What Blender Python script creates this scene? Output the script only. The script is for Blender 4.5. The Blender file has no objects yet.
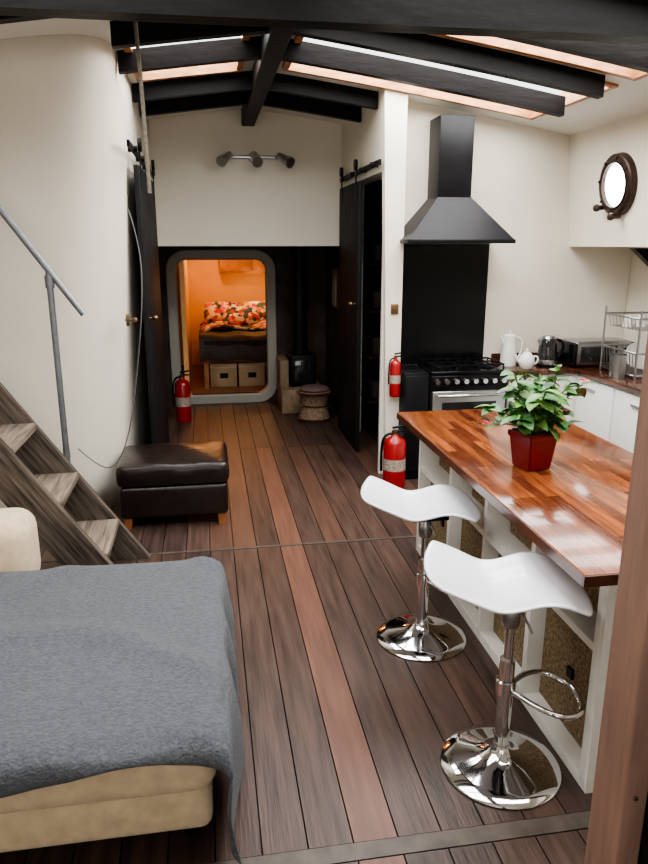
import bpy, bmesh, math, random
from mathutils import Vector, Matrix
random.seed(7)
S = bpy.context.scene
try:
    S.view_settings.view_transform='AgX'; S.view_settings.look='AgX - Medium High Contrast'; S.view_settings.exposure=0.12
except Exception: pass

# ---------------------------------------------------------------- materials
def mat(name, col, rough=0.5, metal=0.0, var=0.0, scale=8.0, bump=0.0, bscale=None, stretch=(1,1,1), emit=None, estr=0, coat=0, trans=0, sheen=0, roty=0, spec=None):
    m = bpy.data.materials.new(name); m.use_nodes = True
    nt = m.node_tree; b = nt.nodes['Principled BSDF']
    b.inputs['Base Color'].default_value = (*col, 1)
    b.inputs['Roughness'].default_value = rough
    b.inputs['Metallic'].default_value = metal
    if spec is not None: b.inputs['Specular IOR Level'].default_value = spec
    if coat: b.inputs['Coat Weight'].default_value = coat
    if trans: b.inputs['Transmission Weight'].default_value = trans
    if sheen: b.inputs['Sheen Weight'].default_value = sheen
    if emit:
        b.inputs['Emission Color'].default_value = (*emit, 1); b.inputs['Emission Strength'].default_value = estr
    if var or bump:
        tc = nt.nodes.new('ShaderNodeTexCoord'); mp = nt.nodes.new('ShaderNodeMapping')
        mp.inputs['Scale'].default_value = stretch
        if roty:
            m0 = nt.nodes.new('ShaderNodeMapping'); m0.inputs['Rotation'].default_value = (0,roty,0)
            nt.links.new(tc.outputs['Object'], m0.inputs['Vector']); nt.links.new(m0.outputs[0], mp.inputs['Vector'])
        else:
            nt.links.new(tc.outputs['Object'], mp.inputs['Vector'])
        n = nt.nodes.new('ShaderNodeTexNoise'); n.inputs['Scale'].default_value = scale; n.inputs['Detail'].default_value = 5
        nt.links.new(mp.outputs[0], n.inputs['Vector'])
        if var:
            r = nt.nodes.new('ShaderNodeValToRGB')
            r.color_ramp.elements[0].position = 0.3; r.color_ramp.elements[1].position = 0.7
            r.color_ramp.elements[0].color = (*[c*(1-var) for c in col], 1)
            r.color_ramp.elements[1].color = (*[min(1, c*(1+var)) for c in col], 1)
            nt.links.new(n.outputs['Fac'], r.inputs[0]); nt.links.new(r.outputs[0], b.inputs['Base Color'])
        if bump:
            n2 = n
            if bscale:
                n2 = nt.nodes.new('ShaderNodeTexNoise'); n2.inputs['Scale'].default_value = bscale; n2.inputs['Detail'].default_value = 4
                nt.links.new(mp.outputs[0], n2.inputs['Vector'])
            bp = nt.nodes.new('ShaderNodeBump'); bp.inputs['Strength'].default_value = bump; bp.inputs['Distance'].default_value = 0.01
            nt.links.new(n2.outputs['Fac'], bp.inputs['Height']); nt.links.new(bp.outputs[0], b.inputs['Normal'])
    return m

M = {}
M['wall'] = mat('wall_paint', (.79,.745,.64), .6, var=.03, scale=2, bump=.15, bscale=5, spec=.3)
M['ceil'] = mat('ceiling_paint', (.80,.78,.72), .6, var=.02, scale=3)
M['black'] = mat('black_paint', (.008,.008,.009), .42, var=.2, scale=6, bump=.1, bscale=30, spec=.22)
M['doorblack'] = mat('black_door_paint', (.012,.012,.013), .6, var=.25, scale=6, bump=.1, bscale=30, spec=.2)
M['beam'] = mat('beam_paint', (.005,.0045,.0045), .5, var=.3, scale=8, bump=.3, bscale=25, stretch=(.3,1,1), spec=.15)
M['blackgloss'] = mat('black_gloss', (.005,.005,.006), .2, spec=.3)
M['dark'] = mat('dark_panel', (.018,.015,.014), .6, var=.3, scale=5, spec=.25)
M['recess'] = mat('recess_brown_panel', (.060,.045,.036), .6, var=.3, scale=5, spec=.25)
M['white'] = mat('white_gloss', (.80,.79,.76), .25)
M['whitewood'] = mat('white_painted_wood', (.74,.72,.67), .45, var=.05, scale=12)
M['seat'] = mat('white_plastic', (.74,.75,.78), .22, coat=.3)
M['chrome'] = mat('chrome', (.76,.77,.78), .07, 1)
M['steel'] = mat('brushed_steel', (.45,.46,.47), .3, 1)
M['galv'] = mat('galvanised_tube', (.22,.23,.25), .45, .8, var=.15, scale=20)
M['cable'] = mat('grey_cable', (.10,.10,.10), .6)
M['brass'] = mat('aged_brass', (.22,.14,.08), .35, .9, var=.3, scale=20)
M['bronze'] = mat('dark_bronze', (.045,.026,.018), .4, .5, var=.3, scale=20)
M['red'] = mat('red_enamel', (.30,.008,.009), .28, coat=.3)
M['potred'] = mat('dark_red_glaze', (.16,.004,.008), .22, coat=.3)
M['label'] = mat('paper_label', (.36,.30,.25), .6, var=.4, scale=60)
M['skywood'] = mat('skylight_wood', (.42,.19,.075), .45, var=.35, scale=10, stretch=(1,1,4))
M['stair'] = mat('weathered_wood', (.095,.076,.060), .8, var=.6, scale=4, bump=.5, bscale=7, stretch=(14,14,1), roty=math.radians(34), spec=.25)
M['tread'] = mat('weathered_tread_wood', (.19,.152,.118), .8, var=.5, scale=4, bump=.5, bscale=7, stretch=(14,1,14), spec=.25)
M['cream'] = mat('cream_fabric', (.62,.49,.33), .95, var=.12, scale=25, bump=.4, bscale=250, sheen=.2)
M['blanket'] = mat('grey_fleece', (.082,.088,.099), 1, var=.22, scale=60, bump=.9, bscale=110, sheen=.08)
M['leather'] = mat('dark_brown_leather', (.014,.008,.007), .30, var=.3, scale=10, bump=.35, bscale=22)
M['legwood'] = mat('leg_wood', (.26,.10,.04), .4, var=.3, scale=10)
M['edge'] = mat('worktop_edge_wood', (.07,.022,.011), .3, var=.4, scale=10, coat=.3)
M['rope'] = mat('rope', (.14,.12,.09), .9, var=.3, scale=80)
M['wicker'] = mat('wicker', (.24,.17,.11), .8, var=.5, scale=60, bump=.8, bscale=90)
M['soil'] = mat('soil', (.03,.02,.012), 1, var=.4, scale=60, bump=.6)
M['leaf'] = mat('leaf', (.05,.15,.035), .4, var=.5, scale=14, bump=.2)
M['leaf2'] = mat('leaf_light', (.15,.30,.07), .4, var=.3, scale=20)
M['stem'] = mat('stem', (.10,.16,.05), .6)
M['pink'] = mat('pink_petals', (.60,.05,.10), .5, var=.2, scale=30)
M['orange'] = mat('bedroom_wall', (.80,.46,.18), .6, var=.08, scale=3)
M['bedwood'] = mat('bedroom_wood', (.30,.13,.05), .5, var=.3, scale=8, stretch=(1,6,1))
M['strip'] = mat('threshold_strip', (.075,.058,.046), .5, var=.35, scale=14)
M['post'] = mat('varnished_post', (.23,.135,.10), .6, var=.2, scale=10, bump=.2, stretch=(5,5,.5))
M['tile'] = mat('hearth_tile', (.26,.18,.11), .6, var=.3, scale=14)
M['glass'] = mat('dark_glass', (.02,.02,.022), .05, coat=.5)
M['daylight'] = mat('daylit_glass', (.9,.95,1), .2, emit=(.93,.97,1), estr=7)
M['lampglow'] = mat('lamp_glow', (1,.8,.5), .3, emit=(1,.66,.32), estr=16)
M['hessian'] = mat('hessian', (.21,.15,.082), .9, var=.6, scale=70, bump=.8, bscale=120)
M['ceramic'] = mat('white_ceramic', (.85,.84,.80), .15)
M['box'] = mat('storage_box_card', (.42,.30,.17), .7, var=.1, scale=8)
M['frame2'] = mat('grey_white_frame', (.44,.43,.38), .5)
floor_cols = [(.064,.038,.029),(.076,.045,.034),(.055,.034,.028),(.082,.049,.037),(.068,.042,.033),(.050,.032,.027)]
FB = [mat('floor_board_%d'%i, c, .40, var=.42, scale=3.2, bump=.25, bscale=9, stretch=(9,.7,1), spec=.38) for i,c in enumerate(floor_cols)]
FB.append(mat('floor_board_red', (.132,.062,.042), .42, var=.22, scale=3.2, bump=.2, bscale=9, stretch=(9,.7,1), spec=.38))
FB.append(mat('floor_board_warm_glow', (.098,.051,.036), .42, var=.22, scale=3.2, bump=.2, bscale=9, stretch=(9,.7,1), spec=.38))  # warmer board tone, with the bedroom's orange light put into the colour

def butcher(name, c1, c2):
    m = bpy.data.materials.new(name); m.use_nodes = True; nt = m.node_tree; b = nt.nodes['Principled BSDF']
    tc = nt.nodes.new('ShaderNodeTexCoord'); sp = nt.nodes.new('ShaderNodeSeparateXYZ'); cb = nt.nodes.new('ShaderNodeCombineXYZ')
    nt.links.new(tc.outputs['Object'], sp.inputs[0])
    nt.links.new(sp.outputs['Y'], cb.inputs['X']); nt.links.new(sp.outputs['X'], cb.inputs['Y'])
    br = nt.nodes.new('ShaderNodeTexBrick'); br.inputs['Scale'].default_value = 1
    br.inputs['Brick Width'].default_value = .42; br.inputs['Row Height'].default_value = .048
    br.inputs['Mortar Size'].default_value = .0008; br.offset = .37; br.offset_frequency = 3
    br.inputs['Color1'].default_value = (*c1,1); br.inputs['Color2'].default_value = (*c2,1); br.inputs['Mortar'].default_value = (.05,.015,.005,1)
    nt.links.new(cb.outputs[0], br.inputs['Vector'])
    mp = nt.nodes.new('ShaderNodeMapping'); mp.inputs['Scale'].default_value = (14,1.2,1)
    nt.links.new(tc.outputs['Object'], mp.inputs[0])
    n = nt.nodes.new('ShaderNodeTexNoise'); n.inputs['Scale'].default_value = 5; n.inputs['Detail'].default_value = 6
    nt.links.new(mp.outputs[0], n.inputs[0])
    r = nt.nodes.new('ShaderNodeValToRGB'); r.color_ramp.elements[0].color = (.5,.45,.42,1); r.color_ramp.elements[1].color = (1.25,1.2,1.2,1)
    r.color_ramp.elements[0].position=.3; r.color_ramp.elements[1].position=.7
    nt.links.new(n.outputs['Fac'], r.inputs[0])
    mx = nt.nodes.new('ShaderNodeMix'); mx.data_type='RGBA'; mx.blend_type='MULTIPLY'; mx.inputs[0].default_value = 1
    nt.links.new(br.outputs['Color'], mx.inputs[6]); nt.links.new(r.outputs[0], mx.inputs[7])
    nt.links.new(mx.outputs[2], b.inputs['Base Color'])
    b.inputs['Roughness'].default_value = .17; b.inputs['Coat Weight'].default_value = .25
    return m
M['butcher'] = butcher('butcher_block', (.33,.105,.034), (.11,.031,.014))
M['worktop'] = butcher('kitchen_worktop', (.13,.05,.025), (.05,.018,.011))

def floral():
    m = bpy.data.materials.new('floral_bedding'); m.use_nodes=True; nt=m.node_tree; b=nt.nodes['Principled BSDF']
    tc=nt.nodes.new('ShaderNodeTexCoord'); v=nt.nodes.new('ShaderNodeTexVoronoi'); v.inputs['Scale'].default_value=17
    nt.links.new(tc.outputs['Object'], v.inputs['Vector'])
    sp=nt.nodes.new('ShaderNodeSeparateColor'); nt.links.new(v.outputs['Color'], sp.inputs[0])
    r=nt.nodes.new('ShaderNodeValToRGB'); r.color_ramp.interpolation='CONSTANT'
    cols=[(.5,.05,.08),(.7,.55,.35),(.05,.12,.09),(.6,.2,.22),(.75,.7,.55),(.04,.05,.16)]
    els=r.color_ramp.elements
    els[0].color=(*cols[0],1); els[1].position=.2; els[1].color=(*cols[1],1)
    for i in range(2,6):
        e=els.new(.18*i+.02); e.color=(*cols[i],1)
    nt.links.new(sp.outputs[0], r.inputs[0]); nt.links.new(r.outputs[0], b.inputs['Base Color']); b.inputs['Roughness'].default_value=.9
    return m
M['floral']=floral()

# ---------------------------------------------------------------- geometry helpers
def group(name, loc=(0,0,0)):
    e = bpy.data.objects.new(name, None); e.location = loc; e.empty_display_size = .1
    S.collection.objects.link(e); return e
def finish(name, me, m, parent=None, smooth=False, angle=None):
    if m is not None:
        for mm in (m if isinstance(m,(list,tuple)) else [m]): me.materials.append(mm)
    if smooth:
        for p in me.polygons: p.use_smooth = True
        if angle: me.set_sharp_from_angle(angle=math.radians(angle))
    o = bpy.data.objects.new(name, me); S.collection.objects.link(o)
    if parent: o.parent = parent; o.location = -parent.location
    return o
def bm_obj(name, bm, m, parent=None, smooth=False, angle=40):
    bmesh.ops.recalc_face_normals(bm, faces=bm.faces)
    me = bpy.data.meshes.new(name); bm.to_mesh(me); bm.free()
    return finish(name, me, m, parent, smooth, angle)
def box(name, x0,x1,y0,y1,z0,z1, m, parent=None, bev=0, seg=2, rot=None):
    bm = bmesh.new(); bmesh.ops.create_cube(bm, size=1)
    c = Vector(((x0+x1)/2,(y0+y1)/2,(z0+z1)/2))
    for v in bm.verts: v.co = Vector((v.co.x*(x1-x0), v.co.y*(y1-y0), v.co.z*(z1-z0)))
    if bev: bmesh.ops.bevel(bm, geom=bm.edges[:], offset=bev, segments=seg, affect='EDGES', profile=.5)
    R = Matrix.Rotation(rot[0], 3, rot[1]) if rot else Matrix.Identity(3)
    for v in bm.verts: v.co = R@v.co + c
    return bm_obj(name, bm, m, parent, bool(bev), 50 if seg<3 else 60)
def prism(name, pts, axis, a0, a1, m, parent=None):
    bm = bmesh.new()
    def mk(p,a):
        return {'x':(a,p[0],p[1]),'y':(p[0],a,p[1]),'z':(p[0],p[1],a)}[axis]
    A=[bm.verts.new(mk(p,a0)) for p in pts]; B=[bm.verts.new(mk(p,a1)) for p in pts]
    n=len(pts); bm.faces.new(A); bm.faces.new(B[::-1])
    for i in range(n): bm.faces.new([A[i],B[i],B[(i+1)%n],A[(i+1)%n]])
    return bm_obj(name,bm,m,parent)
def lathe(name, prof, c, m, parent=None, seg=40, rot=None, angle=40):
    bm=bmesh.new(); rings=[]
    R = rot if rot else Matrix.Identity(3)
    c=Vector(c)
    for r,z in prof:
        if r<1e-5: rings.append([bm.verts.new(R@Vector((0,0,z))+c)])
        else: rings.append([bm.verts.new(R@Vector((r*math.cos(2*math.pi*i/seg), r*math.sin(2*math.pi*i/seg), z))+c) for i in range(seg)])
    for a,b in zip(rings,rings[1:]):
        if len(a)==1 and len(b)==1: continue
        for i in range(seg):
            j=(i+1)%seg
            if len(a)==1: bm.faces.new([a[0],b[i],b[j]])
            elif len(b)==1: bm.faces.new([a[i],b[0],a[j]])
            else: bm.faces.new([a[i],b[i],b[j],a[j]])
    return bm_obj(name,bm,m,parent,True,angle)
def cyl(name, p0, p1, r, m, parent=None, seg=20, r2=None):
    p0=Vector(p0); p1=Vector(p1); d=p1-p0; L=d.length
    R=d.to_track_quat('Z','Y').to_matrix(); r2 = r if r2 is None else r2
    return lathe(name, [(0,0),(r,0),(r2,L),(0,L)], p0, m, parent, seg, R)
def tube(name, pts, r, m, parent=None, cyclic=False, smooth=True, res=3):
    cu=bpy.data.curves.new(name,'CURVE'); cu.dimensions='3D'; cu.bevel_depth=r; cu.bevel_resolution=res; cu.use_fill_caps=True
    if smooth and len(pts)>2:
        sp=cu.splines.new('NURBS'); sp.points.add(len(pts)-1); sp.order_u=3; sp.use_endpoint_u=not cyclic; sp.use_cyclic_u=cyclic
    else:
        sp=cu.splines.new('POLY'); sp.points.add(len(pts)-1); sp.use_cyclic_u=cyclic
    for i,p in enumerate(pts): sp.points[i].co=(*p,1)
    cu.resolution_u=6
    t=bpy.data.objects.new(name+'_tmp',cu); S.collection.objects.link(t)
    dg=bpy.context.evaluated_depsgraph_get(); me=bpy.data.meshes.new_from_object(t.evaluated_get(dg))
    bpy.data.objects.remove(t); me.name=name; me.materials.clear()
    return finish(name, me, m, parent, True, 60)
def grid(name, f, nu, nv, m, parent=None, thick=0, sub=0):
    vs=[f(i/nu,j/nv) for i in range(nu+1) for j in range(nv+1)]
    fs=[(i*(nv+1)+j,(i+1)*(nv+1)+j,(i+1)*(nv+1)+j+1,i*(nv+1)+j+1) for i in range(nu) for j in range(nv)]
    me=bpy.data.meshes.new(name); me.from_pydata(vs,[],fs)
    o=finish(name,me,m,parent,True)
    if thick:
        s=o.modifiers.new('solid','SOLIDIFY'); s.thickness=thick; s.offset=0
    if sub:
        s=o.modifiers.new('sub','SUBSURF'); s.levels=sub; s.render_levels=sub
    return o
def quads(name, faces, m, parent=None):
    me=bpy.data.meshes.new(name); vs=[]; fs=[]
    for f in faces:
        fs.append(tuple(range(len(vs),len(vs)+len(f)))); vs+=f
    me.from_pydata(vs,[],fs); return finish(name,me,m,parent)

def ceil(x):
    d=abs(x-.45); return 3.14-.122*d-.012*d*d

# ---------------------------------------------------------------- floor
BW=.15
def build_floor():
    bm=bmesh.new(); rows=[(-1.6,1.76),(1.83,4.195),(4.225,6.5),(6.5,8.57)]
    rr=random.Random(3)
    k0=int((-3-.40)/BW)-1; k1=int((3.65-.40)/BW)+1
    for ri,(y0,y1) in enumerate(rows):
        for k in range(k0,k1+1):
            x0=max(-3,.40+k*BW); x1=min(3.65,.40+(k+1)*BW)
            if x1-x0<.01: continue
            if k==0 and ri<3: mi=6
            elif ri>=2 and rr.random()<.25: mi=7  # some far boards get the tint that stands for bedroom glow
            else: mi=rr.choice([0,0,1,1,2,3,4,5])
            r=bmesh.ops.create_cube(bm,size=1); g=.0026
            for v in r['verts']:
                v.co=Vector(((x0+x1)/2+v.co.x*(x1-x0-2*g),(y0+y1)/2+v.co.y*(y1-y0-.003),-.02+v.co.z*.04))
            for f in {f for v in r['verts'] for f in v.link_faces}: f.material_index=mi
    me=bpy.data.meshes.new('floor'); bm.to_mesh(me); bm.free()
    fl=finish('floor',me,FB)
    box('trim_1',-3,3.65,1.762,1.828,-.04,.002,M['strip'])
    box('trim_2',-3,3.65,4.197,4.223,-.04,.002,M['strip'])
    box('floor_substrate',-3,3.65,-1.6,8.57,-.1,-.042,M['black'])
build_floor()

# ---------------------------------------------------------------- walls
def catmull(P,n):
    out=[]; Q=[P[0]]+P+[P[-1]]
    for i in range(1,len(Q)-2):
        for k in range(n):
            t=k/n; a,b,c,d=Q[i-1],Q[i],Q[i+1],Q[i+2]
            out.append(tuple(.5*((2*b[j])+(-a[j]+c[j])*t+(2*a[j]-5*b[j]+4*c[j]-d[j])*t*t+(-a[j]+3*b[j]-3*c[j]+d[j])*t**3) for j in range(2)))
    out.append(P[-1]); return out
bot=catmull([(-.55,7.2),(-.55,6.4),(-.57,5.8),(-.62,5.4),(-.74,5.18),(-.93,4.99),(-1.2,4.86),(-1.6,4.8),(-2.2,4.78),(-3,4.78)],6)
top=catmull([(-.48,7.2),(-.48,6.4),(-.48,5.6),(-.48,5.0),(-.50,4.6),(-.62,4.38),(-.88,4.31),(-1.3,4.30),(-2,4.30),(-3,4.30)],6)
def lw(u,v):
    i=round(u*(len(bot)-1)); b=bot[i]; t=top[i]
    e=v**1.3
    x=b[0]+(t[0]-b[0])*e; y=b[1]+(t[1]-b[1])*e
    return (x,y,v*ceil(t[0]))
grid('wall_left',lw,len(bot)-1,16,M['wall'],thick=.01)
box('wall_left_hull',-3.1,-3.0,-1.6,4.9,0,2.62,M['wall'])
box('wall_left_recess',-.65,-.55,7.2,8.57,0,1.9,M['recess'])
xr=1.36
pts=[(-.52,1.88)]+[(1.42,1.88)]+[(xr+(-.52-xr)*i/16, ceil(xr+(-.52-xr)*i/16)) for i in range(17)]
prism('wall_upper_bulkhead',pts,'y',7.2,7.3,M['wall'])
box('ceiling_recess',-.6,1.5,7.3,8.57,1.88,1.96,M['wall'])
def leanwall(name,y0,y1,z0,z1,m):
    def xl(z): return 1.43-.025*z
    pts=[(xl(z0),z0),(1.53,z0),(1.53,z1 or ceil(1.5)),(xl(z1 or 3.05),z1 or ceil(1.35))]
    prism(name,pts,'y',y0,y1,m)
leanwall('wall_corridor_right_end',5.48,5.57,0,None,M['wall'])
leanwall('wall_corridor_right_lintel',5.57,6.95,2.45,None,M['wall'])
leanwall('wall_corridor_right',6.95,7.3,0,None,M['wall'])
box('wall_recess_right',1.43,1.53,7.3,8.57,0,1.9,M['recess'])
g=group('door_frame_1',(1.40,5.9,0))
box('jamb_near',1.385,1.53,5.55,5.585,0,2.48,M['whitewood'],g)
box('jamb_far',1.385,1.53,6.93,6.96,0,2.48,M['whitewood'],g)
box('head',1.37,1.53,5.55,6.96,2.44,2.48,M['whitewood'],g)
# closet
box('wall_closet_back',2.2,2.3,5.87,7.2,0,2.6,M['dark'])
box('wall_closet_end',1.53,2.3,7.2,7.3,0,2.6,M['dark'])
box('wall_closet_near',1.53,2.3,5.872,5.89,0,2.6,M['dark'])
box('ceiling_closet',1.53,2.3,5.87,7.3,2.6,2.68,M['dark'])
g=group('closet_shelves',(1.9,6.9,0))
for i,z in enumerate((.35,.8,1.25,1.7,2.1)):
    box('shelf_%d'%i,1.57,2.18,6.7,7.18,z,z+.025,M['edge'],g)
    box('linen_%d'%i,1.6,1.85,6.75,7.1,z+.025,z+.2,M['recess'],g,.02); box('towel_%d'%i,1.88,2.1,6.75,7.1,z+.025,z+.16,M['cream'],g,.03)
# kitchen back wall
pts=[(1.53,0),(3.65,0),(3.65,1.9),(3.1,1.9),(3.1,ceil(3.1))]+[(3.1-1.57*i/8,ceil(3.1-1.57*i/8)) for i in range(1,9)]
prism('wall_kitchen_back',pts,'y',5.75,5.87,M['wall'])
prism('wall_right_cabin_side',[(3.06,1.88),(3.65,1.88),(3.65,1.95),(3.12,1.95),(3.10,ceil(3.1)),(2.98,ceil(2.98)),],'y',-1.6,5.75,M['wall'])
box('wall_right_hull',3.655,3.75,-1.6,5.87,0,1.95,M['wall'])
prism('deck_knee_bracket',[(3.62,1.87),(3.1,1.87),(3.62,1.45)],'y',4.86,4.92,M['black'])
box('wall_behind',-3.1,3.75,-1.75,-1.65,0,3.15,M['wall'])

def bulkhead():
    a,b,c,d=-.35,.70,.11,1.72; r=.12
    inner=[]
    for (cx,cz,s) in ((b-r,d-r,0),(a+r,d-r,90),(a+r,c+r,180),(b-r,c+r,270)):
        for k in range(7):
            t=math.radians(s+k*15); inner.append((cx+r*math.cos(t),cz+r*math.sin(t)))
    n=len(inner)
    box('wall_bulkhead_left',-.65,a,8.57,8.65,0,2.0,M['recess']); box('wall_bulkhead_right',b,1.6,8.57,8.65,0,2.0,M['recess'])
    box('wall_bulkhead_top',a,b,8.57,8.65,d,2.0,M['recess']); box('wall_bulkhead_sill',a,b,8.57,8.65,0,c,M['recess'])
    bm=bmesh.new()
    def off(p,w):
        cx=min(max(p[0],a+r),b-r); cz=min(max(p[1],c+r),d-r)
        dx,dz=p[0]-cx,p[1]-cz; L=math.hypot(dx,dz) or 1
        return (p[0]+dx/L*w,p[1]+dz/L*w)
    R=[]
    for (w,y) in ((0,8.66),(0,8.54),(.02,8.52),(.11,8.53),(.12,8.57)):
        R.append([bm.verts.new((max(-.53,off(p,w)[0]),y,max(0.002,off(p,w)[1]))) for p in inner])
    for A,B in zip(R,R[1:]):
        for i in range(n):
            j=(i+1)%n; bm.faces.new([A[i],A[j],B[j],B[i]])
    bm_obj('door_frame_2',bm,M['frame2'],None)
bulkhead()

# ---------------------------------------------------------------- ceiling with skylights
holes=[(-.40,.30,4.40,5.55),(.62,2.5,4.33,5.45),(-1.9,.28,1.2,3.05),(.62,2.5,1.2,3.05),(.62,2.5,3.32,4.1)]
def build_ceiling():
    xs=sorted(set([-3,3.0,3.1]+[h[0] for h in holes]+[h[1] for h in holes]+[-2.5,-1.4,-1,-.6,0,.45,.9,1.2,1.5,1.8,2.1,2.8]))
    ys=sorted(set([-1.65,7.25]+[h[2] for h in holes]+[h[3] for h in holes]))
    fs=[]
    for a,b in zip(xs,xs[1:]):
        for c,d in zip(ys,ys[1:]):
            mx,my=(a+b)/2,(c+d)/2
            if any(h[0]<mx<h[1] and h[2]<my<h[3] for h in holes): continue
            fs.append([(a,c,ceil(a)),(b,c,ceil(b)),(b,d,ceil(b)),(a,d,ceil(a))])
    quads('ceiling',fs,M['ceil'])
build_ceiling()
def skylight(i,h):
    x0,x1,y0,y1=h; g=group('window_%d'%i,((x0+x1)/2,(y0+y1)/2,ceil((x0+x1)/2)))
    N=10
    def sidex(n,ya,yb,lo,hi,m=M['skywood']):
        pts=[(x0-.02+(x1-x0+.04)*k/N, ceil(x0+(x1-x0)*k/N)+lo) for k in range(N+1)]+[(x1+.02-(x1-x0+.04)*k/N, ceil(x1-(x1-x0)*k/N)+hi) for k in range(N+1)]
        prism(n,pts,'y',ya,yb,m,g)
    sidex('curb_near',y0-.03,y0+.015,-.02,.07); sidex('curb_far',y1-.015,y1+.03,-.02,.07)
    for n,x in (('curb_left',x0),('curb_right',x1)):
        box(n,x-.025,x+.02,y0,y1,ceil(x)-.02,ceil(x)+.07,M['skywood'],g)
for i,h in enumerate(holes): skylight(i+1,h)

def beam(i,y,x0,x1,lo=-.12,hi=-.002,w=.065):
    N=24; g=[(x0+(x1-x0)*k/N) for k in range(N+1)]
    pts=[(x,ceil(x)+lo) for x in g]+[(x,ceil(x)+hi) for x in g[::-1]]
    return prism('ceiling_beam' if i==0 else 'ceiling_beam.%03d'%i,pts,'y',y-w/2,y+w/2,M['beam'])
for i,(y,a,b) in enumerate([(4.23,-.44,2.37),(4.80,-.47,2.42),(5.70,-.47,1.35),(6.30,-.47,1.35),(3.62,-1.6,2.40),(2.4,-2.5,2.5)]):
    beam(i,y,a,b)
prism('ceiling_beam.006',[(-1.85,2.765),(2.45,2.785)]+[(2.5-4.4*k/14,ceil(2.5-4.4*k/14)-.002) for k in range(0,15)],'y',3.15,3.26,M['beam'])
box('ridge_beam',.39,.51,-1.6,7.2,2.98,3.125,M['beam'],bev=.006)

# ---------------------------------------------------------------- sliding barn doors
def barn(name,x,y0,y1,z1,side,ty0,ty1):
    g=group(name,(x,(y0+y1)/2,0))
    box('panel',x-.018,x+.018,y0,y1,.02,z1,M['doorblack'],g,.003)
    for k in range(1,6): box('groove_%d'%k,x+side*.018-.001,x+side*.018+.001,y0+(y1-y0)*k/6-.003,y0+(y1-y0)*k/6+.003,.04,z1-.02,M['blackgloss'],g)
    box('track',x-.008,x+.008,ty0,ty1,z1+.06,z1+.10,M['black'],g)
    for k,y in enumerate((y0+.12,y1-.12)):
        box('hanger_%d'%k,x+side*.02-.004,x+side*.02+.004,y-.02,y+.02,z1-.15,z1+.13,M['black'],g)
        cyl('wheel_%d'%k,(x+side*.012,y,z1+.14),(x+side*.035,y,z1+.14),.045,M['black'],g)
    for k in range(4):
        y=ty0+(ty1-ty0)*(k+.5)/4
        cyl('spacer_%d'%k,(x-side*.03,y,z1+.08),(x+side*.03,y,z1+.08),.02,M['black'],g,12)
    cyl('knob_stem',(x,y0+.08,1.38),(x+side*.05,y0+.08,1.38),.008,M['brass'],g,12)
    lathe('knob',[(0,-.022),(.018,-.015),(.024,0),(.018,.015),(0,.022)],(x+side*.06,y0+.08,1.38),M['brass'],g,16)
barn('sliding_door',-.440,5.2,6.75,2.42,1,4.75,7.0)
barn('sliding_door.001',1.335,6.18,7.08,2.42,-1,5.5,7.12)

# ---------------------------------------------------------------- spotlight bar
g=group('spotlight_bar',(.50,7.15,2.68))
SX=.50
box('back_bar',SX-.30,SX+.30,7.16,7.198,2.69,2.72,M['steel'],g,.005)
for k,x in enumerate((SX-.26,SX,SX+.26)):
    cyl('arm_%d'%k,(x,7.17,2.70),(x,7.09,2.69),.01,M['brass'],g,12)
    dx=(-.06,.02,.07)[k]
    cyl('shade_%d'%k,(x-dx*.4,7.13,2.72),(x+dx,7.0,2.64),.030,M['steel'],g,20,.052)
lathe('rose',[(0,0),(.055,0),(.045,.03),(0,.04)],(SX,7.198,2.705),M['steel'],g,24,Matrix.Rotation(math.pi/2,3,'X'))

# ---------------------------------------------------------------- hood / cooker
g=group('cooker_hood',(1.93,5.5,1.92))
def frustum(name,a,b,m,parent):
    bm=bmesh.new()
    A=[bm.verts.new(v) for v in [(a[0],a[2],a[4]),(a[1],a[2],a[4]),(a[1],a[3],a[4]),(a[0],a[3],a[4])]]
    B=[bm.verts.new(v) for v in [(b[0],b[2],b[4]),(b[1],b[2],b[4]),(b[1],b[3],b[4]),(b[0],b[3],b[4])]]
    bm.faces.new(A[::-1]); bm.faces.new(B)
    for i in range(4): bm.faces.new([A[i],A[(i+1)%4],B[(i+1)%4],B[i]])
    return bm_obj(name,bm,m,parent)
box('lip',1.50,2.35,5.24,5.745,1.905,1.935,M['black'],g,.004)
frustum('canopy',(1.51,2.34,5.25,5.745,1.935),(1.79,2.06,5.47,5.745,2.25),M['black'],g)
box('chimney',1.79,2.06,5.475,5.745,2.25,2.84,M['black'],g,.004)
box('splashback',1.55,2.34,5.735,5.748,.905,1.9,M['blackgloss'])
g=group('gas_cooker',(2.07,5.5,0))
box('body',1.745,2.40,5.36,5.73,0.0,.88,M['black'],g,.004)
box('side_front',1.745,2.40,5.33,5.36,.05,.9,M['blackgloss'],g,.004)
box('hob_top',1.745,2.405,5.32,5.73,.88,.91,M['blackgloss'],g,.006)
box('control_panel',1.75,2.395,5.31,5.335,.79,.875,M['blackgloss'],g,.004)
box('oven_door',1.76,2.38,5.305,5.335,.28,.75,M['steel'],g,.006)
box('oven_window',1.84,2.30,5.300,5.307,.36,.66,M['glass'],g)
tube('oven_handle',[(1.80,5.305,.72),(1.80,5.265,.72),(2.34,5.265,.72),(2.34,5.305,.72)],.011,M['chrome'],g,smooth=False)
for k in range(8):
    x=1.79+k*.08; cyl('knob_%d'%k,(x,5.31,.832),(x,5.275,.832),.024,M['chrome'],g,18,.02)
for k,(x,y) in enumerate(((1.88,5.43),(1.88,5.63),(2.07,5.53),(2.26,5.43),(2.26,5.63))):
    lathe('burner_%d'%k,[(.05,0),(.05,.015),(.03,.025),(0,.025)],(x,y,.91),M['black'],g,20)
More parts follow.
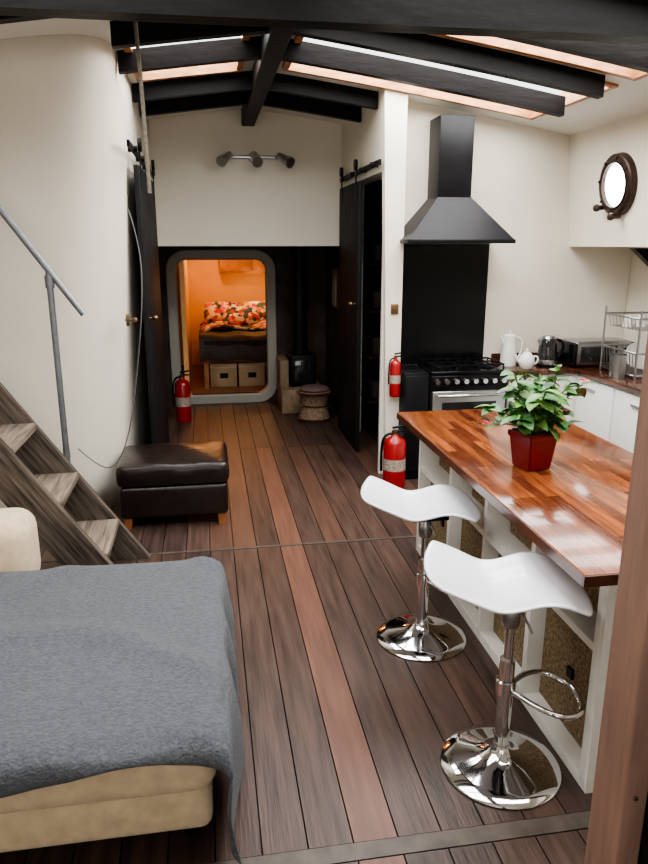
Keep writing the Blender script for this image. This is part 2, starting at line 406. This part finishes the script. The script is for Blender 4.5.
for k,(xa,xb) in enumerate(((1.77,1.97),(1.98,2.16),(2.17,2.37))):
    for yy in (5.36,5.53,5.70): box('grate_x_%d_%d'%(k,int(yy*100)),xa,xb,yy-.005,yy+.005,.945,.957,M['black'],g)
    for xx in (xa,(xa+xb)/2,xb): box('grate_y_%d_%d'%(k,int(xx*1000)),xx-.005,xx+.005,5.355,5.705,.945,.957,M['black'],g)
    for xx in (xa,xb):
        for yy in (5.36,5.70): box('grate_leg_%d_%d_%d'%(k,int(xx*1000),int(yy*100)),xx-.005,xx+.005,yy-.005,yy+.005,.908,.95,M['black'],g)
g=group('black_cabinet',(1.63,5.5,0))
box('carcass',1.535,1.74,5.36,5.745,0,.90,M['black'],g,.004); box('door',1.54,1.735,5.335,5.36,.08,.88,M['black'],g,.004)

# ---------------------------------------------------------------- kitchen units
g=group('kitchen_counter',(3.0,4.6,0))
box('base_right',3.04,3.63,2.3,5.73,.08,.86,M['white'],g); box('plinth',3.10,3.62,2.3,5.7,0,.08,M['dark'],g)
box('base_back',2.42,3.04,5.34,5.73,.0,.86,M['white'],g)
for k in range(5):
    y=2.32+k*.62; box('door_%d'%k,3.02,3.04,y,y+.60,.11,.84,M['white'],g,.003); box('handle_%d'%k,3.005,3.02,y+.25,y+.37,.76,.775,M['steel'],g)
box('door_back',2.44,2.99,5.32,5.34,.11,.84,M['white'],g,.003)
box('worktop_right',3.0,3.65,2.3,5.74,.862,.902,M['worktop'],g,.003)
box('worktop_back',2.415,3.0,5.30,5.74,.862,.902,M['worktop'],g,.003)
box('sink',3.2,3.55,3.9,4.45,.895,.9025,M['steel'],g,.001)
g=group('kitchen_tap',(3.58,4.2,.903))
tube('spout',[(3.58,4.2,.904),(3.58,4.2,1.15),(3.56,4.2,1.22),(3.45,4.2,1.22),(3.42,4.2,1.15)],.011,M['chrome'],g)
lathe('base',[(0,0),(.03,0),(.02,.03),(0,.03)],(3.58,4.2,.904),M['chrome'],g,20)
box('trim_3',2.42,3.65,5.735,5.749,.904,.98,M['edge'])

Z=.9035
def jug(name,x,y,z,m,r,h):
    g=group(name,(x,y,z))
    lathe('body',[(0,0),(r,0),(r*1.03,h*.1),(r*.95,h*.5),(r*.78,h*.85),(r*.8,h*.93),(r*.6,h*.97),(0,h)],(x,y,z),m,g,32)
    lathe('lid_knob',[(0,0),(.012,0),(.016,.012),(0,.022)],(x,y,z+h),m,g,16)
    tube('handle',[(x+r*.75,y,z+h*.86),(x+r*1.6,y,z+h*.88),(x+r*1.75,y,z+h*.5),(x+r*1.3,y,z+h*.2),(x+r*.9,y,z+h*.2)],.010,m,g)
    cyl('spout',(x-r*.7,y,z+h*.66),(x-r*1.15,y,z+h*.9),.016,m,g,16,.010)
    return g
jug('water_jug',2.505,5.58,Z,M['ceramic'],.068,.27)
g=group('teapot',(2.60,5.40,Z)); TP=2.585
lathe('body',[(0,0),(.04,0),(.06,.03),(.068,.06),(.06,.10),(.035,.125),(.03,.13),(0,.145)],(TP,5.40,Z),M['ceramic'],g,32)
lathe('lid_knob',[(0,0),(.01,.0),(.014,.012),(0,.022)],(TP,5.40,1.045),M['ceramic'],g,16)
tube('handle',[(TP+.055,5.40,1.0),(TP+.10,5.40,1.01),(TP+.10,5.40,.94),(TP+.05,5.40,.935)],.008,M['ceramic'],g)
tube('spout',[(TP-.05,5.40,.95),(TP-.09,5.40,.97),(TP-.105,5.40,1.02)],.011,M['ceramic'],g)
g=group('electric_kettle',(2.79,5.45,Z)); KX=2.79
lathe('base',[(0,0),(.085,0),(.085,.02),(0,.022)],(KX,5.45,Z),M['blackgloss'],g,32)
lathe('body',[(0,.022),(.08,.022),(.083,.06),(.07,.22),(.062,.24),(0,.25)],(KX,5.45,Z),M['glass'],g,32)
lathe('band',[(.083,.03),(.085,.05),(.082,.07)],(KX,5.45,Z),M['steel'],g,32)
lathe('lid',[(.062,.238),(.05,.258),(0,.262)],(KX,5.45,Z),M['steel'],g,32)
tube('handle',[(KX+.06,5.45,1.13),(KX+.125,5.44,1.13),(KX+.135,5.44,1.03),(KX+.075,5.45,.95)],.013,M['blackgloss'],g)
cyl('spout',(KX-.05,5.45,1.09),(KX-.085,5.45,1.14),.025,M['steel'],g,16,.02)
g=group('toaster',(3.3,5.48,Z))
TX0,TX1=2.98,3.50
box('shell',TX0,TX1,5.34,5.62,.918,1.12,M['steel'],g,.03,4)
box('end_cap_left',TX0-.02,TX0+.02,5.33,5.63,.915,1.11,M['blackgloss'],g,.012); box('end_cap_right',TX1-.02,TX1+.02,5.33,5.63,.915,1.11,M['blackgloss'],g,.012)
box('front_window',TX0+.05,TX1-.14,5.332,5.342,.95,1.08,M['glass'],g,.002)
for k in range(2): cyl('dial_%d'%k,(TX1-.08,5.34,.97+.08*k),(TX1-.08,5.322,.97+.08*k),.018,M['blackgloss'],g,16)
for x in (TX0+.04,TX1-.04):
    for y in (5.37,5.59): cyl('foot_%d_%d'%(int(x*100),int(y*100)),(x,y,Z),(x,y,.92),.012,M['blackgloss'],g,10)
g=group('dish_rack',(3.35,5.05,Z))
def rk(n,pts,r=.005,c=False): tube(n,pts,r,M['steel'],g,c,False,2)
X0,X1,Y0,Y1=3.17,3.58,4.78,5.26
for k,z in enumerate((.93,1.10,1.36)): rk('rail_%d'%k,[(X0,Y0,z),(X1,Y0,z),(X1,Y1,z),(X0,Y1,z)],.008,True)
for k,(x,y) in enumerate(((X0,Y0),(X1,Y0),(X1,Y1),(X0,Y1))): rk('upright_%d'%k,[(x,y,Z+.001),(x,y,1.42)],.009)
for k in range(12):
    y=Y0+.02+k*(Y1-Y0-.04)/11; rk('wire_%d'%k,[(X0,y,1.10),(X0+.02,y,.935),(X1-.02,y,.935),(X1,y,1.10)],.0035)
for k in range(9):
    y=Y0+.03+k*.05; rk('upper_wire_%d'%k,[(X0,y,1.36),(X0+.02,y,1.27),(X1-.02,y,1.27),(X1,y,1.36)],.003)
for k in range(4):
    y=Y0+.1+k*.07; lathe('plate_%d'%k,[(0,0),(.06,.002),(.1,.012),(.1,.015),(.06,.006),(0,.004)],(3.36,y,1.045),M['ceramic'],g,28,Matrix.Rotation(math.radians(82),3,'X'))
for k in range(3): lathe('cup_%d'%k,[(0,.09),(.03,.09),(.04,0),(.037,0),(.028,.085),(0,.085)],(3.24+.11*k,5.05,1.275),M['ceramic'],g,20)
g=group('utensil_pot',(3.10,4.88,Z))
lathe('pot',[(0,0),(.058,0),(.061,.18),(.057,.18),(.053,.01),(0,.01)],(3.095,4.90,Z),M['steel'],g,32)
for k in range(5):
    a=k*1.3; cyl('utensil_%d'%k,(3.095+.02*math.cos(a),4.90+.02*math.sin(a),.92),(3.095+.04*math.cos(a),4.90+.04*math.sin(a),1.12+.02*k),.004,M['steel'],g,8)

# ---------------------------------------------------------------- porthole
g=group('porthole_window',(3.0,4.98,2.31))
th=math.radians(-95.6); R=Matrix.Rotation(th,3,'Y'); nz=Vector((math.sin(th),0,math.cos(th))); ux=R@Vector((1,0,0)); uy=Vector((0,1,0)); C=Vector((3.012,5.0,2.32))
lathe('ring',[(.160,0),(.160,.035),(.170,.045),(.20,.045),(.215,.035),(.222,-.01)],C,M['bronze'],g,48,R)
lathe('inner_ring',[(.155,0.0),(.155,.05),(.165,.055),(.17,.04)],C,M['bronze'],g,48,R)
lathe('glass_disc',[(0,.02),(.16,.02),(.16,.012)],C,M['daylight'],g,48,R)
for k in range(8):
    a=k*math.pi/4+.2; p=C+ux*.19*math.sin(a)+uy*.19*math.cos(a); cyl('bolt_%d'%k,p+nz*.04,p+nz*.055,.010,M['bronze'],g,8)
for k,(sy,sz) in enumerate(((.16,-.15),(-.05,-.22))):
    p=C+uy*sy+Vector((0,0,1))*sz; cyl('dog_%d'%k,p,p+nz*.07,.018,M['bronze'],g,12)
    lathe('dog_nut_%d'%k,[(0,-.03),(.022,-.02),(.028,0),(.022,.02),(0,.03)],p+nz*.07,M['bronze'],g,14)

# ---------------------------------------------------------------- fire extinguishers
def extinguisher(name,x,y,z,r,h):
    g=group(name,(x,y,z))
    b=h*.78
    lathe('cylinder',[(0,0),(r*.92,0),(r*.98,.012),(r,.03),(r,b*.88),(r*.85,b*.95),(r*.4,b),(r*.3,b+.02),(0,b+.02)],(x,y,z),M['red'],g,32)
    lathe('label',[(r*1.01,b*.38),(r*1.01,b*.60)],(x,y,z),M['label'],g,32)
    cyl('valve',(x,y,z+b),(x,y,z+b+h*.09),r*.28,M['brass'],g,16)
    box('handle_lower',x-r*.25,x+r*1.0,y-.012,y+.012,z+b+h*.07,z+b+h*.1,M['blackgloss'],g,.004)
    box('handle_upper',x-r*.25,x+r*1.0,y-.012,y+.012,z+b+h*.13,z+b+h*.16,M['blackgloss'],g,.004,rot=(-.15,'Y'))
    tube('hose',[(x-r*.2,y,z+b+h*.05),(x-r*.9,y,z+b+h*.05),(x-r*1.25,y,z+b*.8),(x-r*1.18,y,z+b*.35)],r*.12,M['blackgloss'],g)
extinguisher('fire_extinguisher',1.42,5.18,.0,.09,.55)
extinguisher('fire_extinguisher.001',-.31,7.7,.0,.085,.60)
extinguisher('fire_extinguisher.002',1.475,5.425,.70,.045,.38)
box('wall_socket',1.44,1.50,5.466,5.479,1.36,1.44,M['brass'],None,.004)

# ---------------------------------------------------------------- kitchen island
g=group('kitchen_island',(1.6,2.95,0))
box('worktop',1.13,2.05,1.84,4.07,.862,.90,M['butcher'],g,.004)
box('worktop_edge_left',1.124,1.132,1.838,4.072,.860,.897,M['edge'],g); box('worktop_edge_near',1.124,2.056,1.832,1.841,.860,.897,M['edge'],g)
FX=1.26
box('back_panel',FX+.20,FX+.215,1.95,4.0,.03,.86,M['hessian'],g)
box('carcass',FX+.22,1.95,1.93,4.0,.0,.86,M['whitewood'],g)
box('bottom_rail',FX,FX+.21,1.93,4.02,.0,.05,M['whitewood'],g); box('top_rail',FX,FX+.21,1.93,4.02,.82,.86,M['whitewood'],g)
box('mid_shelf',FX,FX+.21,1.93,4.02,.545,.575,M['whitewood'],g)
ys=[1.92,2.42,2.92,3.42,3.98]
for k,y in enumerate(ys): box('upright_%d'%k,FX-.002,FX+.21,y,y+.035,.0,.86,M['whitewood'],g,.002)
for k in range(4):
    a=ys[k]+.035; b=ys[k+1]
    box('hessian_panel_%d'%k,FX+.07,FX+.08,a,b,.05,.545,M['hessian'],g)
    box('upper_panel_%d'%k,FX+.12,FX+.13,a,b,.575,.82,M['hessian'],g)
    box('catch_%d'%k,FX+.058,FX+.07,(a+b)/2-.02,(a+b)/2+.02,.28,.32,M['black'],g)
box('end_panel',FX,1.95,1.905,1.925,0,.86,M['whitewood'],g)

# ---------------------------------------------------------------- bar stools
def stool(name,x,y,h,rot):
    g=group(name,(x,y,0))
    lathe('base',[(0,0),(.215,0),(.222,.006),(.215,.014),(.17,.026),(.10,.045),(.05,.068),(.035,.085),(.03,.10),(0,.10)],(x,y,0),M['chrome'],g,64)
    cyl('column_outer',(x,y,.09),(x,y,h*.60),.028,M['chrome'],g,28)
    cyl('column_inner',(x,y,h*.55),(x,y,h-.05),.017,M['chrome'],g,24)
    lathe('collar',[(.03,0),(.036,.0),(.036,.05),(.03,.055)],(x,y,h*.42),M['chrome'],g,28)
    lathe('column_skirt',[(.028,0),(.033,.02),(.033,.06),(.02,.09)],(x,y,h-.17),M['steel'],g,28)
    box('seat_plate',x-.09,x+.09,y-.08,y+.08,h-.065,h-.042,M['black'],g,.006)
    c,s=math.cos(rot),math.sin(rot)
    def W(px,py,pz): return (x+c*px-s*py,y+s*px+c*py,pz)
    z=h*.44
    tube('footrest',[W(.02,.02,z),W(.09,.11,z-.005),W(.18,.14,z-.02),W(.255,.09,z-.03),W(.27,0,z-.03),W(.255,-.09,z-.03),W(.18,-.14,z-.02),W(.09,-.11,z-.005),W(.02,-.02,z)],.0105,M['chrome'],g)
    tube('lever',[W(0,-.02,h-.06),W(0.02,-.12,h-.07),W(.03,-.17,h-.10)],.005,M['chrome'],g)
    def f(u,v):
        a=2*u-1; b=2*v-1
        ex=a*math.sqrt(1-.30*b*b); ey=b*math.sqrt(1-.30*a*a)
        k=1.10
        px=.258*ex*k-.03; py=.20*ey*k*(1-.10*math.cos(a*2.6))
        t=a
        zz=.056*max(0,-t-.2)**1.5*1.5 - .026*math.exp(-((t+.12)/.38)**2) + .012*math.exp(-((t-.45)/.3)**2) - .050*max(0,t-.66)**1.3*1.9
        zz+=.026*abs(b)**2.4*(1-.3*abs(a))
        return W(px,py,h+zz-.012)
    grid('seat',f,20,16,M['seat'],g,thick=.014,sub=1)
stool('bar_stool',.985,3.0,.715,math.radians(-12))
stool('bar_stool.001',1.015,2.09,.760,math.radians(-12))

# ---------------------------------------------------------------- potted plant
def plant():
    x,y,z=1.45,2.90,.901; g=group('potted_plant',(x,y,z)); rr=random.Random(11)
    def fr(n,a,b,z0,z1,m):
        R=Matrix.Rotation(.25,3,'Z'); bm=bmesh.new()
        A=[bm.verts.new(R@Vector((sx*a,sy*a,z0))+Vector((x,y,z))) for sx,sy in((-1,-1),(1,-1),(1,1),(-1,1))]
        B=[bm.verts.new(R@Vector((sx*b,sy*b,z1))+Vector((x,y,z))) for sx,sy in((-1,-1),(1,-1),(1,1),(-1,1))]
        bm.faces.new(A[::-1]); bm.faces.new(B)
        for i in range(4): bm.faces.new([A[i],A[(i+1)%4],B[(i+1)%4],B[i]])
        bmesh.ops.bevel(bm,geom=bm.edges[:],offset=.006,segments=2,affect='EDGES')
        bm_obj(n,bm,m,g,True,50)
    fr('pot',.062,.078,0,.15,M['potred']); fr('pot_rim',.083,.086,.14,.172,M['potred']); fr('soil',.075,.075,.165,.176,M['soil'])
    leaves=[];faces=[];mi=[]
    def leaf(p,d,L,w,m):
        d=d.normalized(); side=d.cross(Vector((0,0,1))); 
        if side.length<.1: side=Vector((1,0,0))
        side.normalize(); up=side.cross(d).normalized(); roll=rr.uniform(-.6,.6); side=(side*math.cos(roll)+up*math.sin(roll)); up=side.cross(d).normalized()
        base=len(leaves); N=6
        for k in range(N+1):
            t=k/N; ww=w*math.sin(math.pi*min(1,t*.92+.06))**.75*(1-.35*t) if k<N else .001
            c=p+d*(L*t)-Vector((0,0,1))*(L*.35*t*t)
            leaves.append(c-side*ww+up*ww*.3); leaves.append(c.copy()); leaves.append(c+side*ww+up*ww*.3)
        for k in range(N):
            a=base+3*k
            faces.append((a,a+1,a+4,a+3)); faces.append((a+1,a+2,a+5,a+4)); mi.extend([m,m])
    tips=[]
    for s in range(24):
        a=s*2*math.pi/24*3.3+rr.uniform(-.2,.2); spread=rr.uniform(.06,.24); H=rr.uniform(.0,.24) if spread>.15 else rr.uniform(.16,.33)
        p0=Vector((x+.03*math.cos(a),y+.03*math.sin(a),z+.17)); p3=Vector((x+spread*math.cos(a),y+spread*.9*math.sin(a),z+.17+H))
        p1=p0.lerp(p3,.4)+Vector((0,0,.05)); 
        tube('stem_%d'%s,[p0,p1,p3],.0035,M['stem'],g,res=1)
        tips.append(p3)
        for k in range(11):
            t=.25+.75*k/10; q=p0.lerp(p1,t/.5) if t<.5 else p1.lerp(p3,(t-.5)/.5)
            b=rr.uniform(0,6.28); d=Vector((math.cos(b),math.sin(b),rr.uniform(-.2,.5)))
            L=rr.uniform(.06,.105); leaf(q,d,L,L*.36,0 if rr.random()<.72 else 1)
    me=bpy.data.meshes.new('foliage'); me.from_pydata([tuple(v) for v in leaves],[],faces)
    finish('foliage',me,[M['leaf'],M['leaf2']],g,True)
    for i,p in enumerate(me.polygons): p.material_index=mi[i]
    leaves.clear(); faces.clear(); mi.clear()
    right=sorted(tips,key=lambda p:-p.x)[:2]; left=sorted(tips,key=lambda p:p.x)[:1]
    for p in right+left:
        for k in range(7):
            b=k*.9; leaf(p+Vector((0,-.01,.02)),Vector((math.cos(b),math.sin(b),.4)),.030,.012,0)
    me=bpy.data.meshes.new('flowers'); me.from_pydata([tuple(v) for v in leaves],[],faces); finish('flowers',me,M['pink'],g,True)
plant()

# ---------------------------------------------------------------- leather ottoman
g=group('leather_ottoman',(-.31,4.88,0))
ox0,ox1,oy0,oy1=-.66,.10,4.60,5.18
for k,(x,y) in enumerate(((ox0+.06,oy0+.06),(ox1-.06,oy0+.06),(ox1-.06,oy1-.06),(ox0+.06,oy1-.06))): frustum('leg_%d'%k,(x-.022,x+.022,y-.022,y+.022,0),(x-.03,x+.03,y-.03,y+.03,.09),M['legwood'],g)
box('base',ox0+.015,ox1-.015,oy0+.015,oy1-.015,.08,.31,M['leather'],g,.03,4)
bm=bmesh.new(); bmesh.ops.create_cube(bm,size=1)
bmesh.ops.subdivide_edges(bm,edges=bm.edges[:],cuts=9,use_grid_fill=True)
for v in bm.verts:
    a,b,c=v.co.x*2,v.co.y*2,v.co.z*2
    zz=.385+c*.075
    if c>0: zz+=.035*(1-a*a)*(1-b*b)+.008*math.sin(a*5+b*3)*(1-a*a)
    k=1+.02*math.sin(a*9)*math.cos(b*7)*(1-abs(c))
    v.co=Vector(((ox0+ox1)/2+a*(ox1-ox0)/2*k*(1-.05*abs(c)**3*abs(a)),(oy0+oy1)/2+b*(oy1-oy0)/2*k*(1-.05*abs(c)**3*abs(b)),zz))
o=bm_obj('cushion',bm,M['leather'],g,True,None); s=o.modifiers.new('s','SUBSURF'); s.levels=1; s.render_levels=1

# ---------------------------------------------------------------- sofa + blanket
g=group('cream_sofa',(-.7,2.45,0))
box('base',-1.6,-.05,1.85,3.06,.10,.27,M['cream'],g,.04,4)
box('seat_cushion',-1.6,-.03,1.82,3.08,.25,.455,M['cream'],g,.07,5)
box('back_cushion',-1.6,-.86,3.10,3.42,.30,.68,M['cream'],g,.09,5)
box('arm_left',-1.85,-1.6,1.83,3.42,.10,.66,M['cream'],g,.07,5)
for k,(x,y) in enumerate(((-.12,1.97),(-.12,2.95),(-1.7,1.95),(-1.7,3.3))): cyl('foot_%d'%k,(x,y,0),(x,y,.11),.03,M['black'],g,14)
ex,ey0,ey1=-.01,1.81,3.10; tz=.475
def hsh(a,b): 
    return math.sin(a*7.3+b*3.1)*.5+math.sin(a*3.7-b*6.1+1.3)*.35+math.sin(a*13.1+b*11.7)*.15
def bl(u,v):
    nearover=.09-.05*u+.015*math.sin(u*17)+(.22*max(0,u-.80)/.20)
    a=-1.50+u*(1.49+.37); b=(ey0-nearover)+v*(ey1+.20-(ey0-nearover))
    dx=max(0,a-ex); dyn=max(0,ey0-b); dyf=max(0,b-ey1)
    X=min(a,ex); Y=min(max(b,ey0),ey1)
    d=math.hypot(dx,dyn+dyf)
    drop=max(0,d-.03)
    z=tz-drop*.97-(.5*(min(d,.06)**2)/.06)
    e=max(0,a-(ex-.08))/.08 if a<ex else 1
    z-=.018*e*e
    eb=max(0,(ey0+.08-b)/.08) if b>ey0 else 1; z-=.018*min(1,eb)**2
    ef=max(0,(b-ey1+.08)/.08) if b<ey1 else 1; z-=.018*min(1,ef)**2
    z+=.008*hsh(a*1.4,b*1.4)*(1 if d==0 else .3)
    if d==0:
        q=(a*.55+b)*3.1; z+=.016*max(0,math.sin(q*2.2+math.sin(a*4)))**8+.014*max(0,math.sin((a-b*.4)*6.3+1+math.sin(b*3)*.8))**10
    if dx>0:
        X=ex+.03*min(1,dx/.05)+.028*math.sin(b*13+math.sin(b*5)*1.5)*min(1,dx/.2)+.03*dx
    if dyn>0: Y=ey0-.03*min(1,dyn/.05)-.012*math.sin(a*15)*min(1,dyn/.1)
    if dyf>0: Y=ey1+.02*min(1,dyf/.05)
    return (X,Y,max(.02,z))
grid('grey_blanket',bl,120,90,M['blanket'],None,thick=.008,sub=1)

# ---------------------------------------------------------------- stairs + rail
g=group('staircase',(-1.1,3.9,0))
def sx(z): return -.42-.675*z
def stringer(n,y):
    w=.24; z2=2.3
    pts=[(sx(0),0),(sx(0)-w,0),(sx(z2)-w,z2),(sx(z2),z2)]
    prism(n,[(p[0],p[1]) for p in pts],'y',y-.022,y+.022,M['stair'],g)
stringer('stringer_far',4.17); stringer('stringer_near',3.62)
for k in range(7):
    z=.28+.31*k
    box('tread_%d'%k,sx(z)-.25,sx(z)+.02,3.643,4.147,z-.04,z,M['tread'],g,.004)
    cyl('bolt_%d'%k,(sx(z)-.12,3.59,z-.06),(sx(z)-.12,3.61,z-.06),.012,M['galv'],g,10)
g=group('handrail',(-.9,4.21,.7))
HY=4.212
tube('rail',[(-.70,HY,1.51),(-.742,HY,1.57),(-1.09,HY,2.085),(-1.25,HY,2.32)],.019,M['galv'],g,smooth=False)
cyl('baluster',(-.87,HY,.60),(-.87,HY,1.75),.018,M['galv'],g,18)
cyl('clamp',(-.87,HY,1.66),(-.87,HY,1.73),.025,M['galv'],g,18)
cyl('flange',(-.87,HY,.66),(-.87,HY,.72),.020,M['galv'],g,18)

tube('hanging_rope',[(-.26,3.4,3.04),(-.25,3.4,2.8),(-.24,3.4,2.45),(-.235,3.4,2.12)],.009,M['rope'])
tube('power_cable',[(-.45,4.6,2.1),(-.37,4.3,1.9),(-.356,4.1,1.6),(-.42,4.1,1.15),(-.48,4.1,.835),(-.56,4.1,.64),(-.66,4.12,.60),(-.80,4.20,.72)],.0035,M['cable'])
g=group('door_knob',(-.56,5.0,1.4))
box('latch_plate',-.55,-.53,4.93,4.97,1.36,1.44,M['brass'],g,.004); lathe('knob',[(0,-.02),(.015,-.014),(.02,0),(.015,.014),(0,.02)],(-.49,4.95,1.4),M['brass'],g,14)
cyl('spindle',(-.56,4.95,1.4),(-.49,4.95,1.4),.006,M['brass'],bpy.data.objects['door_knob'],10)

# ---------------------------------------------------------------- recess
g=group('wood_stove',(1.03,8.1,0))
box('hearth',.80,1.30,7.85,8.45,0,.28,M['tile'],g,.008); box('tile_surround',.80,.90,8.0,8.45,.28,.60,M['tile'],g,.006)
box('body',.92,1.22,7.98,8.35,.31,.66,M['black'],g,.02,3); box('door',.96,1.18,7.965,7.985,.36,.60,M['glass'],g,.005)
for x in (.95,1.18):
    for y in (8.02,8.3): cyl('leg_%d_%d'%(int(x*100),int(y*100)),(x,y,.28),(x,y,.33),.015,M['black'],g,10)
cyl('flue_pipe',(1.05,8.15,.66),(1.05,8.15,1.878),.088,M['black'],g,28)
cyl('flue_collar',(1.05,8.15,.66),(1.05,8.15,.72),.10,M['black'],g,28)
g=group('wicker_stool',(1.13,7.55,0)); WC=(1.13,7.55,0)
lathe('body',[(0,0),(.17,0),(.18,.02),(.15,.12),(.145,.17),(.16,.26),(.19,.31),(.18,.33),(0,.34)],WC,M['wicker'],g,32)
for k,(z,r) in enumerate(((.02,.182),(.17,.15),(.31,.193))): lathe('band_%d'%k,[(r-.01,-.015),(r+.01,0),(r-.01,.015)],(WC[0],WC[1],z),M['edge'],g,32)
lathe('seat_cushion',[(0,.33),(.15,.335),(.17,.35),(.14,.375),(0,.385)],WC,mat('purple_fabric',(.16,.10,.10),.9,var=.3,scale=30),g,32)
g=group('picture_frame',(1.41,7.9,1.45))
box('frame',1.405,1.428,7.7,8.0,1.2,1.65,M['edge'],g); box('print',1.40,1.406,7.73,7.97,1.23,1.62,M['label'],g)

# ---------------------------------------------------------------- bedroom
box('floor_bedroom',-1.2,2.2,8.65,11.6,-.06,0.0,M['bedwood'])
box('wall_bedroom_back',-1.2,2.2,11.5,11.6,0,2.0,M['orange'])
box('wall_bedroom_left',-1.2,-1.1,8.65,11.5,0,2.0,M['orange'])
box('wall_bedroom_right',1.7,1.8,8.65,11.5,0,2.0,M['orange'])
box('ceiling_bedroom',-1.2,2.2,8.65,11.6,1.95,2.02,M['orange'])
for k,y in enumerate((9.3,10.1,10.9)): box('bedroom_beam' if k==0 else 'bedroom_beam.%03d'%k,-1.1,1.7,y,y+.06,1.87,1.949,M['bedwood'])
box('wall_bedroom_partition',-.34,-.28,9.35,11.5,0,1.86,M['orange'])
g=group('overhead_cupboard',(.8,11.3,1.6))
box('carcass',.2,1.69,11.2,11.495,1.46,1.95,M['bedwood'],g,.005)
for k in range(3): box('door_%d'%k,.22+.49*k,.69+.49*k,11.18,11.2,1.49,1.93,M['bedwood'],g,.004)
g=group('bed',(.5,10.2,0))
box('base',-.1,1.2,9.45,11.45,.36,.50,M['bedwood'],g,.01)
box('mattress',-.1,1.2,9.45,11.45,.50,.66,M['dark'],g,.05,4)
grid('throw',lambda u,v:(-.13+1.36*u,9.40+.8*v,.70-.32*max(0,.12-v)/.12+.01*math.sin(u*20)+.01*math.sin(v*9+u*5)),30,20,M['recess'],g,thick=.02)
grid('duvet',lambda u,v:(-.12+1.34*u,9.95+1.3*v,.745+.03*math.sin(u*9)+.03*math.sin(v*7+u*4)-.1*abs(2*u-1)**6),30,24,M['floral'],g,thick=.03)
for k,(x,y,z,a) in enumerate(((.22,11.0,.88,.9),(.82,11.02,.88,.95),(.5,10.8,.84,.5))):
    bm=bmesh.new(); bmesh.ops.create_cube(bm,size=1); bmesh.ops.subdivide_edges(bm,edges=bm.edges[:],cuts=7,use_grid_fill=True)
    Rp=Matrix.Rotation(a,3,'X')
    for v in bm.verts:
        p,q,w=v.co.x*2,v.co.y*2,v.co.z*2
        th_=.085*((1-p**4)*(1-q**4))**.5+.01
        v.co=Rp@Vector((p*.28*(1-.06*q*q),q*.19*(1-.06*p*p),w*th_))+Vector((x,y,z))
    bm_obj('pillow_%d'%k,bm,M['floral'],g,True,None)
for k,(x,y) in enumerate(((-.05,9.5),(1.15,9.5),(-.05,11.4),(1.15,11.4))): box('leg_%d'%k,x-.03,x+.03,y-.03,y+.03,0,.36,M['bedwood'],g)
for k in range(3):
    x=-.0+.385*k
    b=group('storage_box' if k==0 else 'storage_box.%03d'%k,(x+.18,9.7,0)); box('body',x,x+.36,9.58,9.9,0,.29,M['box'],b,.006); box('lid',x-.005,x+.365,9.57,9.91,.26,.32,M['cream'],b,.005); box('label',x+.13,x+.24,9.575,9.58,.12,.19,M['black'],b)
for k,(x,y) in enumerate(((.1,10.7),(.75,10.7),(.4,9.9))):
    lathe('downlight' if k==0 else 'downlight.%03d'%k,[(0,0),(.035,0),(.05,-.006),(.05,.0)],(x,y,1.945),M['lampglow'],None,20)

# ---------------------------------------------------------------- near door post
g=group('door_post',(.7,.93,0))
box('post',.668,.715,.90,.99,0,2.9,M['post'],g,.004)
box('door_leaf',.715,.755,.35,.93,0,2.1,M['black'],g,.004)
cyl('screw_1',(.69,.899,.98),(.69,.896,.98),.004,M['steel'],g,8)

# ---------------------------------------------------------------- lights
def area(name,loc,sx_,sy_,power,rot=(0,0,0),col=(1,1,1)):
    l=bpy.data.lights.new(name,'AREA'); l.shape='RECTANGLE'; l.size=sx_; l.size_y=sy_; l.energy=power; l.color=col
    o=bpy.data.objects.new(name,l); o.location=loc; o.rotation_euler=rot; S.collection.objects.link(o); return o
pw=[26,84,58,80,56]
for i,h in enumerate(holes):
    cx,cy=(h[0]+h[1])/2,(h[2]+h[3])/2
    tilt=math.atan((ceil(h[0])-ceil(h[1]))/(h[1]-h[0]))
    area('skylight_daylight_%d'%(i+1),(cx,cy,ceil(cx)+.10),(h[1]-h[0])*1.03,(h[3]-h[2])*1.02,pw[i],(0,tilt,0),col=(1,.99,.97))
area('added_rear_fill',(0,-1.5,1.7),2.2,1.6,32,(math.radians(90),0,0),(1,.99,.97))  # added unseen lamp before the closed rear wall, standing in for doorway light
def point(name,loc,p,col,r=.04):
    l=bpy.data.lights.new(name,'POINT'); l.energy=p; l.color=col; l.shadow_soft_size=r
    o=bpy.data.objects.new(name,l); o.location=loc; S.collection.objects.link(o)
point('bedroom_lamp_1',(.1,10.7,1.8),13,(1,.54,.22)); point('bedroom_lamp_2',(.75,10.9,1.30),6,(1,.54,.22)); point('bedroom_lamp_3',(.4,9.9,1.8),7,(1,.54,.22))

w=bpy.data.worlds.new('World'); S.world=w; w.use_nodes=True
w.node_tree.nodes['Background'].inputs[0].default_value=(.97,.98,1,1); w.node_tree.nodes['Background'].inputs[1].default_value=2.4

# ---------------------------------------------------------------- camera
cam=bpy.data.cameras.new('Camera'); co=bpy.data.objects.new('Camera',cam); S.collection.objects.link(co)
cam.sensor_fit='VERTICAL'; cam.sensor_height=36; cam.lens=29.17; cam.clip_start=.05
co.location=(0,0,1.9)
co.rotation_euler=(math.radians(90-15.03),0,math.radians(-9.33))
S.camera=co
